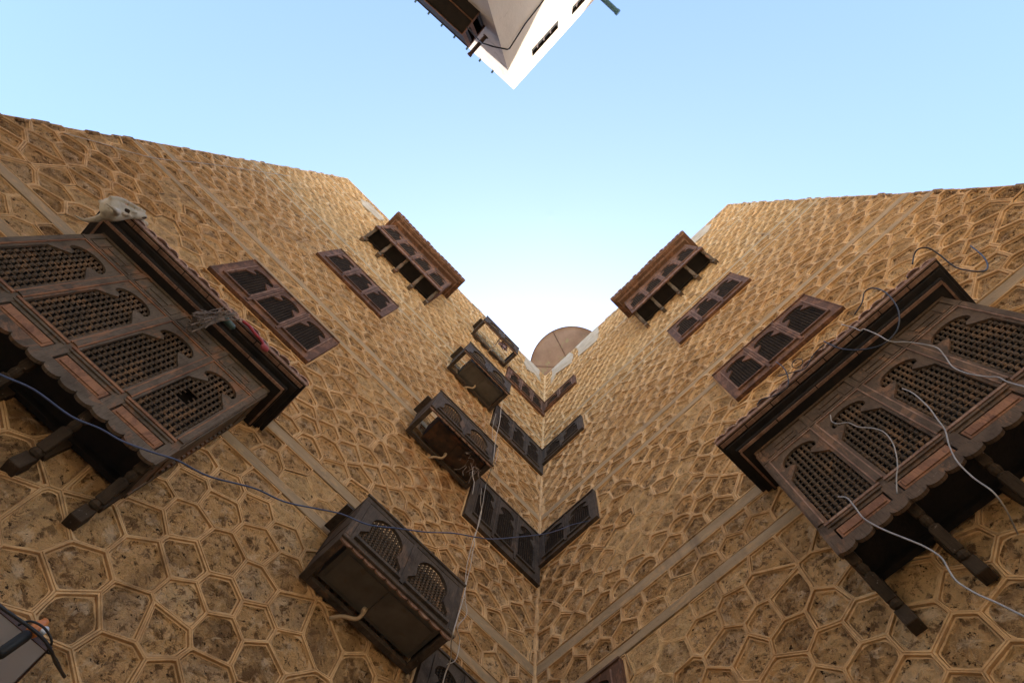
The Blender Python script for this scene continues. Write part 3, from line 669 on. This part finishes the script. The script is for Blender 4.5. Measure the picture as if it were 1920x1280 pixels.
# stick and rag caught in the topmost cage
mb = MB(); mb.tube([on('L', 912, 661, .0)+Vector((0, .03, 0)), on('L', 925, 650, .28), on('L', 945, 627, .58)+Vector((0, 0, .1))], .018, 6)
tag(mb.build('wooden_stick', STICK, None, FL), 'pale bare stick poking out across the topmost open cage', 'stick')
def blob(name, center, rad, m, seed, frame=None, sub=3, amp=.35, sc=(1, 1, 1), fr=4.):
    import bmesh
    bm = bmesh.new(); bmesh.ops.create_icosphere(bm, subdivisions=sub, radius=1)
    for v in bm.verts:
        d = 1+amp*noise.noise(v.co*fr/2+Vector((seed, 0, 0)))+amp*.5*noise.noise(v.co*fr*1.7+Vector((0, seed, 0))); v.co = Vector((v.co.x*sc[0], v.co.y*sc[1], v.co.z*sc[2]))*rad*d
    me = bpy.data.meshes.new(name); bm.to_mesh(me); bm.free(); me.materials.append(m)
    o = link(name, me, None, (frame or Matrix()) @ Matrix.Translation(center)); return o
o = blob('hanging_rag', on('L', 943, 648, .45), .13, RAG, 3.1, FL, 3, 1.1, (.9, .5, 1.5), 5)
tag(o, 'crumpled grey-pink rag hanging in the topmost open cage', 'rag')
# torn reed matting at the corner of the second cage
mb = MB(); rr = random.Random(4)
c0 = on('L', 885, 862, .56)
for k in range(20):
    a = c0+Vector((rr.uniform(-.16, .18), rr.uniform(-.14, .02), rr.uniform(-.05, .05))); d = Vector((rr.gauss(0, .08), rr.gauss(0, .05), -abs(rr.gauss(.16, .08))))
    mb.tube([a, a+d*.5+Vector((rr.gauss(0, .03), rr.gauss(0, .03), 0)), a+d], .005, 4)
tag(mb.build('torn_reed_matting', TWIG, None, FL), 'tuft of torn straw-coloured reed hanging under the second cage', 'reed mat')
# ---------------------------------------------------------------- things lying on the big bays
def icos(mb, c, r, seg=14, ring=9, mi=0, rot=None, dent=None):
    vs = []
    for j in range(ring+1):
        ph = math.pi*j/ring
        for i in range(seg):
            a = 2*math.pi*i/seg; v = Vector((math.sin(ph)*math.cos(a)*r[0], math.sin(ph)*math.sin(a)*r[1], math.cos(ph)*r[2]))
            if rot: v = rot @ v
            vs.append(Vector(c)+v)
    fs = [(j*seg+i, (j+1)*seg+i, (j+1)*seg+(i+1) % seg, j*seg+(i+1) % seg) for j in range(ring) for i in range(seg)]
    mb.add(vs, fs, mi)
def skull(mw):
    # local x: muzzle (+) to horn (-), z up
    mb = MB()
    prof = [(-.20, .05, .05, .0), (-.15, .115, .11, .0), (-.08, .135, .12, .0), (0, .12, .10, -.005), (.06, .10, .082, -.015), (.14, .075, .06, -.03), (.24, .060, .046, -.04), (.32, .055, .034, -.045), (.36, .03, .02, -.045)]
    n = 18; vs = []
    for x, wy, hz, cz in prof:
        for i in range(n):
            a = 2*math.pi*i/n; k = 1-.18*math.cos(2*a); vs.append((x, wy*math.cos(a)*k, cz+hz*math.sin(a)*k))
    fs = [(j*n+i, j*n+(i+1) % n, (j+1)*n+(i+1) % n, (j+1)*n+i) for j in range(len(prof)-1) for i in range(n)]+[tuple(range(n))[::-1], tuple((len(prof)-1)*n+i for i in range(n))]
    mb.add(vs, fs)
    for sg in (-1, 1):
        mb.tube(smooth_pts([(-.10, sg*.09, .05), (-.16, sg*.17, .09), (-.24, sg*.24, .10), (-.34, sg*.25, .07)], 5), lambda t: .042*(1-t)+.008, 10)
        icos(mb, (.03, sg*.095, .048), (.065, .028, .022)); icos(mb, (.11, sg*.075, -.03), (.09, .02, .022))
        mb.tube(smooth_pts([(-.16, sg*.08, -.10), (-.02, sg*.085, -.13), (.14, sg*.06, -.12), (.33, sg*.03, -.10)], 5), lambda t: .030-.014*t, 8)
    me = bpy.data.meshes.new('skull'); me.from_pydata(mb.v, [], mb.f)
    tmp = bpy.data.objects.new('animal_skull', me); COL.objects.link(tmp); me.materials.append(BONE); me.materials.append(SOCK)
    r = tmp.modifiers.new('r', 'REMESH'); r.mode = 'VOXEL'; r.voxel_size = .011
    s_ = tmp.modifiers.new('s', 'SMOOTH'); s_.iterations = 5; s_.factor = .6
    cut = MB()
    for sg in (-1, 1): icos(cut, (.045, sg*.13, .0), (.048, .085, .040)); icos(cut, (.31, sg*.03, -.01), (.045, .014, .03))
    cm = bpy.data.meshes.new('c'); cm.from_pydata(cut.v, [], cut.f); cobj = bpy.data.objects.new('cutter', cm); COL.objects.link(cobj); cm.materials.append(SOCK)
    b = tmp.modifiers.new('b', 'BOOLEAN'); b.operation = 'DIFFERENCE'; b.object = cobj
    dg = bpy.context.evaluated_depsgraph_get(); ev = tmp.evaluated_get(dg); nm = bpy.data.meshes.new_from_object(ev)
    for m in list(tmp.modifiers): tmp.modifiers.remove(m)
    tmp.data = nm; bpy.data.objects.remove(cobj)
    nm.polygons.foreach_set('use_smooth', [True]*len(nm.polygons))
    if not nm.materials: nm.materials.append(BONE)
    tmp.matrix_basis = mw; return tmp
ps = onw('L', 222, 398, .80); X = (onw('L', 274, 418, .80)-onw('L', 176, 388, .80)).normalized()
Cc = (Vector((0, 0, ZC))-ps).normalized(); Zs = (Vector((0, 0, 1))*.9-Cc*-.25).normalized(); Yv = Cc-X*Cc.dot(X); Yv.normalize(); Zv = X.cross(Yv)
Ms = Matrix((X, Yv, Zv)).transposed().to_4x4()
sk = skull(Matrix.Translation(ps) @ Ms @ Matrix.Rotation(math.radians(-28), 4, 'X') @ Matrix.Scale(.86, 4))
tag(sk, 'bleached animal skull lying on the outer roof corner of the big left bay', 'animal skull')
pj = on('L', 262, 414, .74)
mb = MB(); icos(mb, (0, 0, 0), (.075, .045, .04)); icos(mb, (.05, 0, .03), (.03, .03, .03)); icos(mb, (-.05, .01, .02), (.035, .03, .025))
o = mb.build('bone_fragment', BONE, None, FL @ Matrix.Translation(pj), smooth=True); tag(o, 'small bleached bone piece beside the skull on the left bay roof', 'bone')
# bundle of twigs
mb = MB(); rr = random.Random(9); a0 = on('L', 372, 598, .80); a1 = on('L', 432, 590, .80)
ax = (a1-a0); 
for k in range(70):
    t0 = rr.uniform(-.15, .15); t1 = 1-rr.uniform(-.1, .35); o1 = Vector((rr.gauss(0, .035), rr.gauss(0, .03), rr.gauss(0, .045))); o2 = Vector((rr.gauss(0, .035), rr.gauss(0, .03), rr.gauss(0, .045)))
    mb.tube([a0+ax*t0+o1*1.2, a0+ax*.5+(o1+o2)*.5+Vector((rr.gauss(0, .012), rr.gauss(0, .012), 0)), a0+ax*t1+o2], rr.uniform(.004, .009), 5)
for k in range(3):
    c = a0+ax*(.25+.25*k); mb.tube([c+Vector((.0, math.cos(q*math.pi/6)*.075, math.sin(q*math.pi/6)*.085)) for q in range(13)], .006, 5)
tag(mb.build('twig_bundle', TWIG, None, FL), 'bundle of dry pale twigs tied over the cornice of the big left bay', 'twig bundle')
mb = MB(); pc = on('L', 425, 603, .79); mb.lathe(pc+Vector((-.10, 0, 0)), pc+Vector((.10, 0, .02)), [(0, .02), (.1, .035), (.7, .04), (.85, .02), (1, .018)], 10)
tag(mb.build('plastic_bottle', GREENP, None, FL, smooth=True), 'small greenish bottle caught under the twig bundle', 'bottle')
mb = MB(); P = smooth_pts([on('L', 457, 603, .80), on('L', 468, 612, .80), on('L', 478, 625, .80), on('L', 490, 638, .80), on('L', 497, 652, .79)], 7)
for p_ in P: icos(mb, p_, (.018, .018, .018), 8, 5)
icos(mb, P[-1]+Vector((0, 0, -.01)), (.05, .035, .035), 10, 6, 1)
o = mb.build('bead_string', [REDB, PINKF], None, FL, smooth=True); tag(o, 'string of dark red beads with a pink tassel on the left bay cornice', 'bead string')
# ---------------------------------------------------------------- cables
def cable(wl, pts, r, m, name, label, cat='cable', group=None, sub=7):
    P = [on(wl, x, y, o) for x, y, o in pts]; mb = MB(); mb.tube(smooth_pts(P, sub), r, 7)
    o = mb.build(name, m, None, FRM[wl], smooth=True); return tag(o, label, cat, group)
bl = [(-40, 676), (0, 702), (63, 730), (133, 780), (187, 803), (230, 827), (287, 848), (333, 863), (393, 893), (477, 915), (533, 940), (593, 953), (640, 963), (690, 983), (745, 990), (800, 997), (850, 999), (890, 1006), (923, 1010), (973, 1006), (1023, 1000), (1050, 992), (1073, 983), (1090, 979), (1107, 975)]
# free-hanging span: from the left, out in front of the bay, to the right wall's corner window
mb = MB(); P = []; A = onw('R', 1107, 975, .07); 
for i, (x, y) in enumerate(bl):
    P.append(onw('L', x, y, .95+.12*i/(len(bl)-1)))
P[-1] = A
mb.tube(smooth_pts(P, 5), .0062, 7); tag(mb.build('blue_cable', BLUEC, None, Matrix(), smooth=True), 'long sagging blue cable slung across the yard in front of the left bay', 'cable')
WG = 'pale wires over the big right bay'
cable('R', [(1578, 608, .79), (1600, 614, .80), (1614, 620, .80), (1620, 617, .80), (1645, 627, .80), (1670, 640, .78), (1700, 641, .60), (1730, 645, .58), (1757, 652, .56), (1772, 668, .55), (1787, 688, .55), (1815, 700, .56), (1850, 706, .57), (1872, 707, .58), (1890, 716, .6), (1930, 727, .65)], .0055, WHITEC, 'pale_wire', 'thick pale wire crossing the upper panels of the right bay to the frame edge', 'wire')
cable('R', [(1692, 728, .50), (1712, 737, .53), (1740, 762, .54), (1757, 785, .55), (1772, 806, .56), (1780, 835, .58), (1795, 865, .60), (1825, 895, .60), (1860, 920, .58), (1880, 945, .5), (1893, 968, .35), (1908, 1000, .1)], .0055, WHITEC, 'pale_wire', 'pale wire dropping from the second lattice past the scalloped apron', 'wire')
cable('R', [(1572, 931, .46), (1588, 933, .50), (1603, 950, .53), (1618, 970, .54), (1640, 984, .56), (1665, 996, .58), (1700, 1010, .6), (1735, 1025, .6), (1765, 1045, .6), (1780, 1070, .6), (1795, 1090, .6), (1830, 1112, .6), (1870, 1130, .62), (1930, 1160, .65)], .0062, WHITEC, 'pale_wire', 'pale wire hanging from the lowest lattice down past the brackets', 'wire')
cable('R', [(1557, 778, .5), (1560, 790, .52), (1572, 794, .53), (1590, 792, .53), (1610, 800, .53), (1640, 803, .53), (1660, 812, .53), (1676, 835, .53), (1683, 870, .53), (1681, 895, .52), (1682, 925, .50)], .005, WHITEC, 'pale_wire', 'thin pale wire curling over the third lattice of the right bay', 'wire')
BGp = 'black wires around the big right bay'
cable('R', [(1711, 495, .80), (1714, 478, .82), (1722, 467, .84), (1740, 465, .8), (1762, 478, .7), (1790, 500, .6), (1820, 508, .55), (1845, 508, .5), (1852, 498, .45), (1843, 480, .4), (1820, 461, .3)], .0075, BLACKC, 'black_wire', 'black wire looping above the far roof corner of the right bay', 'wire')
cable('R', [(1602, 590, .80), (1616, 568, .82), (1621, 548, .84), (1636, 540, .84), (1660, 548, .84), (1682, 575, .8), (1686, 605, .76), (1676, 628, .74), (1650, 648, .76), (1610, 656, .78), (1575, 653, .8), (1545, 640, .82)], .007, BLACKC, 'black_wire', 'black wire loop hanging over the middle of the right bay cornice', 'wire')
cable('R', [(1420, 758, .8), (1428, 748, .8), (1450, 742, .82), (1474, 728, .82), (1478, 710, .82), (1470, 690, .84), (1455, 678, .84)], .006, BLACKC, 'black_wire', 'short black wire arched over the near part of the right bay roof', 'wire')
cable('R', [(1460, 705, .8), (1485, 698, .82), (1510, 690, .82), (1525, 665, .84), (1545, 645, .84)], .006, BLACKC, 'black_wire', 'short black wire lying along the tiles of the right bay', 'wire')
mb = MB(); c = on('R', 1495, 681, .82); mb.tube([c+Vector((math.cos(a*.524)*.06, .02*math.sin(a*.524), math.sin(a*.524)*.05)) for a in range(13)], .005, 6)
tag(mb.build('wire_ring', BLACKC, None, FR, smooth=True), 'small dark wire ring standing on the right bay tiles', 'wire')
cable('L', [(940, 760, .68), (937, 790, .68), (931, 815, .68), (928, 835, .66), (925, 862, .64), (918, 888, .4), (912, 905, .15), (908, 925, .12), (905, 945, .12), (899, 970, .12), (893, 998, .14), (889, 1010, .15), (890, 1020, .15), (886, 1035, .13), (882, 1062, .10), (877, 1080, .1), (871, 1110, .4), (866, 1130, .6), (857, 1160, .7), (850, 1185, .75), (846, 1205, .6), (845, 1235, .4), (835, 1262, .3), (828, 1290, .3)], .006, STRING, 'hanging_string', 'pale string running down past the cages and the left corner windows', 'string')
cable('L', [(930, 775, .3), (924, 800, .15), (924, 830, .12), (934, 842, .12), (928, 870, .2)], .005, STRING, 'hanging_string', 'short pale string beside the middle left corner window', 'string')
cable('L', [(903, 915, .12), (901, 940, .12), (903, 958, .12), (897, 985, .14), (890, 1003, .15), (880, 1040, .12), (874, 1070, .12), (872, 1120, .13), (875, 1150, .14), (858, 1175, .2), (862, 1200, .12), (855, 1235, .12), (838, 1245, .12)], .005, STRING, 'hanging_string', 'looser grey string beside the lowest left corner window', 'string')
cable('L', [(887, 875, .5), (886, 890, .5), (889, 905, .5), (886, 926, .5)], .005, STRING, 'hanging_string', 'short frayed string under the second cage', 'string')
cable('L', [(540, 330, .03), (430, 313, .03), (370, 305, .03), (300, 298, .03), (240, 284, .03), (180, 266, .03), (120, 250, .03)], .006, STRING, 'wall_wire', 'thin wire stapled along the far upper edge of the left wall', 'wire')
# ---------------------------------------------------------------- grey unit at the lower left edge with lamp and black leads
root = empty('metal_canopy', FL @ Matrix.Translation((4.09, .02, 4.17))); tag(root, 'flat grey metal canopy sheet sticking out of the wall at the lower left edge', 'canopy')
f = MB(); f.box(0, 0, 0, 1.5, .38, .022); f.build('sheet', GREYP, root, Matrix(), bevel=.004)
f = MB(); f.box(-.012, .381, -.004, 1.51, .389, .03); f.box(-.010, 0, -.006, -.001, .38, .03); f.build('lip', RIMM, root, Matrix())
lp = on('L', 56, 1188, .50)
root = empty('orange_lamp', FL @ Matrix.Translation(lp)); tag(root, 'orange and white lamp holder hanging at the edge of the grey canopy', 'lamp holder')
f = MB(); f.lathe((0, 0, .0), (.0, 0, .10), [(0, .028), (.1, .034), (.6, .036), (.8, .024), (1, .02)], 14); f.build('cap', ORANGE, root, Matrix(), smooth=True)
f = MB(); f.lathe((-.035, .02, .02), (-.035, .02, .065), [(0, .012), (.2, .018), (.8, .018), (1, .009)], 12); f.build('socket', WHITEP, root, Matrix(), smooth=True)
f = MB(); f.lathe((.02, -.02, -.16), (.005, 0, -.002), [(0, .022), (.1, .030), (.9, .030), (1, .024)], 12); f.build('sleeve', BLACKP, root, Matrix(), smooth=True)
cable('L', [(-30, 1112, .56), (0, 1136, .56), (30, 1157, .56), (60, 1178, .56), (84, 1200, .54), (97, 1222, .5), (104, 1240, .4), (113, 1255, .3), (121, 1268, .2)], .009, BLACKC, 'black_lead', 'thick black lead running past the grey canopy corner', 'cable')
cable('L', [(35, 1171, .52), (48, 1165, .56), (62, 1165, .58), (80, 1174, .58), (92, 1188, .56), (97, 1203, .54), (92, 1214, .5), (88, 1222, .48), (98, 1226, .46), (108, 1240, .36), (118, 1262, .2)], .006, BLACKC, 'black_lead', 'thin black lead looping round the orange lamp', 'cable')
# ---------------------------------------------------------------- satellite dish on the roof behind the corner
DZ = 30.
dp = Vector((0, 0, ZC))+ray(1072, 690)*(DZ-ZC)/ray(1072, 690).z
dax = (dp-Vector((0, 0, ZC))).normalized()
root = empty('satellite_dish', Matrix.Translation(dp) @ dax.to_track_quat('Z', 'X').to_matrix().to_4x4()); tag(root, 'large round rusty satellite dish seen from behind over the roof corner', 'satellite dish')
Rd = 1.63*(DZ-ZC)/22; mb = MB(); nr, ns = 10, 72; vs = []; 
for th_ in (0, .02):
    for j in range(nr+1):
        r = Rd*j/nr
        for i in range(ns): a = 2*math.pi*i/ns; vs.append((r*math.cos(a), r*math.sin(a), .12*r*r-.0+th_))
q = (nr+1)*ns; fs = []
for j in range(nr):
    for i in range(ns):
        i2 = (i+1) % ns; f = (j*ns+i, (j+1)*ns+i, (j+1)*ns+i2, j*ns+i2); fs.append(f[::-1]); fs.append(tuple(x+q for x in f))
for i in range(ns): i2 = (i+1) % ns; fs.append((nr*ns+i, nr*ns+i+q, nr*ns+i2+q, nr*ns+i2))
mb.add(vs, fs); mb.build('reflector', DISHM, root, Matrix(), smooth=True)
mb = MB(); mb.tube([(Rd*math.cos(a*math.pi/36), Rd*math.sin(a*math.pi/36), .12*Rd*Rd) for a in range(73)], .028, 6); mb.build('rim', RIMM, root, Matrix(), smooth=True)
inv = root.matrix_basis.inverted(); rp = []
for px in ((1037, 622), (992, 680)):
    wp = Vector((0, 0, ZC))+ray(*px)*(DZ-ZC)/ray(*px).z; l = inv @ wp; rp.append(math.atan2(l.y, l.x))
st = (rp[1]-rp[0])
for k in range(6):
    a = rp[0]+k*math.pi/3*(1 if math.sin(st) > 0 else -1); mb = MB(); mb.tube([(Rd*t_*math.cos(a), Rd*t_*math.sin(a), .12*(Rd*t_)**2-.012) for t_ in np.linspace(.05, 1, 12)], .022, 6)
    mb.build('rib', RIMM, root, Matrix(), smooth=True)
mb = MB(); dn = inv.to_3x3() @ Vector((0, 0, -1)); bk = inv.to_3x3() @ (-(nL+nR)).normalized()
mb.tube([Vector((0, 0, -.02)), bk*.5+Vector((0, 0, -.1)), bk*.6+dn*9.6], .07, 10); mb.build('mast', RIMM, root, Matrix())
# ---------------------------------------------------------------- the white house opposite
ZT = 15.; r_ = ray(963, 168); P0 = Vector((0, 0, ZC))+r_*((ZT-ZC)/r_.z); P0.z = 0
def wf(az):
    a = math.radians(az); h = Vector((math.cos(a), math.sin(a), 0)); n = Vector((-h.y, h.x, 0)); n = n if n.dot(-P0) > 0 else -n; return h, n
h1, n1 = wf(-155.6); h2, n2 = wf(-62.3)
wh = empty('white_house', Matrix.Translation(P0)); tag(wh, 'whitewashed corner house opposite, its sunlit top floor above a shaded beige wall', 'house')
def wframe(h, n):     # local x chosen so x cross y = z
    x = h if h.cross(n).z > 0 else -h
    return Matrix((x, n, Vector((0, 0, 1)))).transposed().to_4x4(), (1 if h.cross(n).z > 0 else -1)
def gridwall(L, Hh, holes, sg, depth=.25):
    xs = sorted({0, L, *[a for h in holes for a in h[:2]]}); zs = sorted({0, Hh, *[a for h in holes for a in h[2:]]}); mb = MB()
    for i in range(len(xs)-1):
        for j in range(len(zs)-1):
            cx = (xs[i]+xs[i+1])/2; cz = (zs[j]+zs[j+1])/2; hole = any(h[0] < cx < h[1] and h[2] < cz < h[3] for h in holes)
            if not hole: f = [(sg*xs[i], 0, zs[j]), (sg*xs[i+1], 0, zs[j]), (sg*xs[i+1], 0, zs[j+1]), (sg*xs[i], 0, zs[j+1])]; mb.add(f, [(0, 1, 2, 3) if sg < 0 else (3, 2, 1, 0)])
    for a, b, c, d in holes:
        q = [(a, c), (b, c), (b, d), (a, d)]
        for k in range(4):
            p_, r2__ = q[k], q[(k+1) % 4]; mb.add([(sg*p_[0], 0, p_[1]), (sg*r2__[0], 0, r2__[1]), (sg*r2__[0], -depth, r2__[1]), (sg*p_[0], -depth, p_[1])], [(0, 1, 2, 3)], 1)
    return mb
M1, s1 = wframe(h1, n1); M2, s2 = wframe(h2, n2)
holes2 = [(0.613, 1.324, 13.652, 14.142), (1.700, 2.370, 13.815, 14.305)]
gridwall(14, ZT, [], s1).build('left_wall', SHADEW, wh, M1)
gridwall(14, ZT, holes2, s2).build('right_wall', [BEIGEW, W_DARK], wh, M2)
for a, b, c, d in holes2:
    mb = MB(); x0, x1 = sorted((s2*a, s2*b)); mb.box(x0, -.06, c, x1, -.05, d); o = mb.build('window', VOID, wh, M2)
    g = MB()
    for k in range(1, 4): xx = x0+(x1-x0)*k/4; g.box(xx-.012, -.049, c, xx+.012, -.03, d)
    g.build('window_bar', RIMM, o, Matrix())
q = [Vector((0, 0, 0)), h1*14, h1*14-n1*9, h2*14-n2*9, h2*14]; mb = MB()
mb.add([tuple(p+Vector((0, 0, ZT-.3))) for p in q], [(0, 1, 2, 3, 4)]); mb.build('roof', ROOFM, wh)
mb = MB()
for (Mx, sx, L) in ((M1, s1, 14), (M2, s2, 14)):
    pass
# parapet thickness
for Mx, sx, nm in ((M1, s1, 'parapet'), (M2, s2, 'parapet')):
    mb = MB(); x0, x1 = sorted((sx*.0, sx*14)); mb.box(x0, -.2, ZT-.32, x1, -.003, ZT+.004); mb.build('parapet', WHITEW, wh, Mx)
# dark timber balcony on the left face
x0, x1 = sorted((s1*.294, s1*3.5)); mb = MB(); mb.box(x0, 0, 10.686, x1, .385, 10.751); mb.box(x0, .335, 10.751, x1, .385, 11.323); mb.box(x0, .0, 11.323, x1, .40, 11.364)
e_ = s1*.294; a, b = sorted((e_, e_+s1*.05)); mb.box(a, .0, 10.751, b, .05, 11.323); mb.box(a, .28, 10.751, b, .335, 11.323)
bal = mb.build('balcony', W_DARK, wh, M1, bevel=.01)
mb = MB(); a, b = sorted((e_-s1*.012, e_-s1*.001)); mb.box(a, .0, 10.67, b, .393, 10.735); mb.box(a, 0, 11.307, b, .393, 11.364); mb.box(a, .335, 10.735, b, .393, 11.307); mb.box(a, .17, 10.735, b, .23, 11.307)
x0, x1 = sorted((s1*.294, s1*3.5)); mb.box(x0, .3852, 10.67, x1, .398, 10.735); mb.box(x0, .15, 10.67, x1, .17, 10.684)
mb.build('balcony_rail', W_RED, bal, Matrix())
mb = MB(); mb.lathe((s1*.36, 0, 12.018), (s1*.38, .41, 12.001), [(0, .05), (.04, .05), (.05, .033), (.9, .033), (.91, .04), (1, .04)], 10); mb.build('rain_spout', RIMM, wh, M1)
mb = MB(); mb.lathe((s2*2.55, -.1, 15.131), (s2*2.58, .525, 15.082), [(0, .055), (.9, .055), (.91, .065), (1, .065)], 12); mb.build('rain_spout', TEAL, wh, M2)
for sp in (.57, .92, 1.28, 1.63, 1.98, 2.34, 2.7):
    mb = MB(); mb.lathe((s1*sp, -.03, ZT-.06), (s1*sp, .06, ZT-.03), [(0, .018), (.5, .018), (.6, .026), (1, .022)], 8); mb.build('roof_peg', TEAL, wh, M1)
def wpt(h, n, x, y, off):
    d = ray(x, y); o = Vector((0, 0, ZC)); t = ((P0+n*off-o).dot(n))/d.dot(n); return o+d*t
mb = MB(); Pq = [wpt(h2, n2, 1025, -6, .02), wpt(h2, n2, 1020, 0, .02), wpt(h2, n2, 985, 45, .02), wpt(h2, n2, 955, 92, .03), wpt(h1, n1, 951, 93, .03), wpt(h1, n1, 925, 88, .08), wpt(h1, n1, 903, 81, .2), wpt(h1, n1, 876, 52, .35)]
mb.tube(Pq, .012, 6); tag(mb.build('facade_cable', BLACKC, None, Matrix(), smooth=True), 'thin black cable wrapped round the corner of the white house', 'cable')
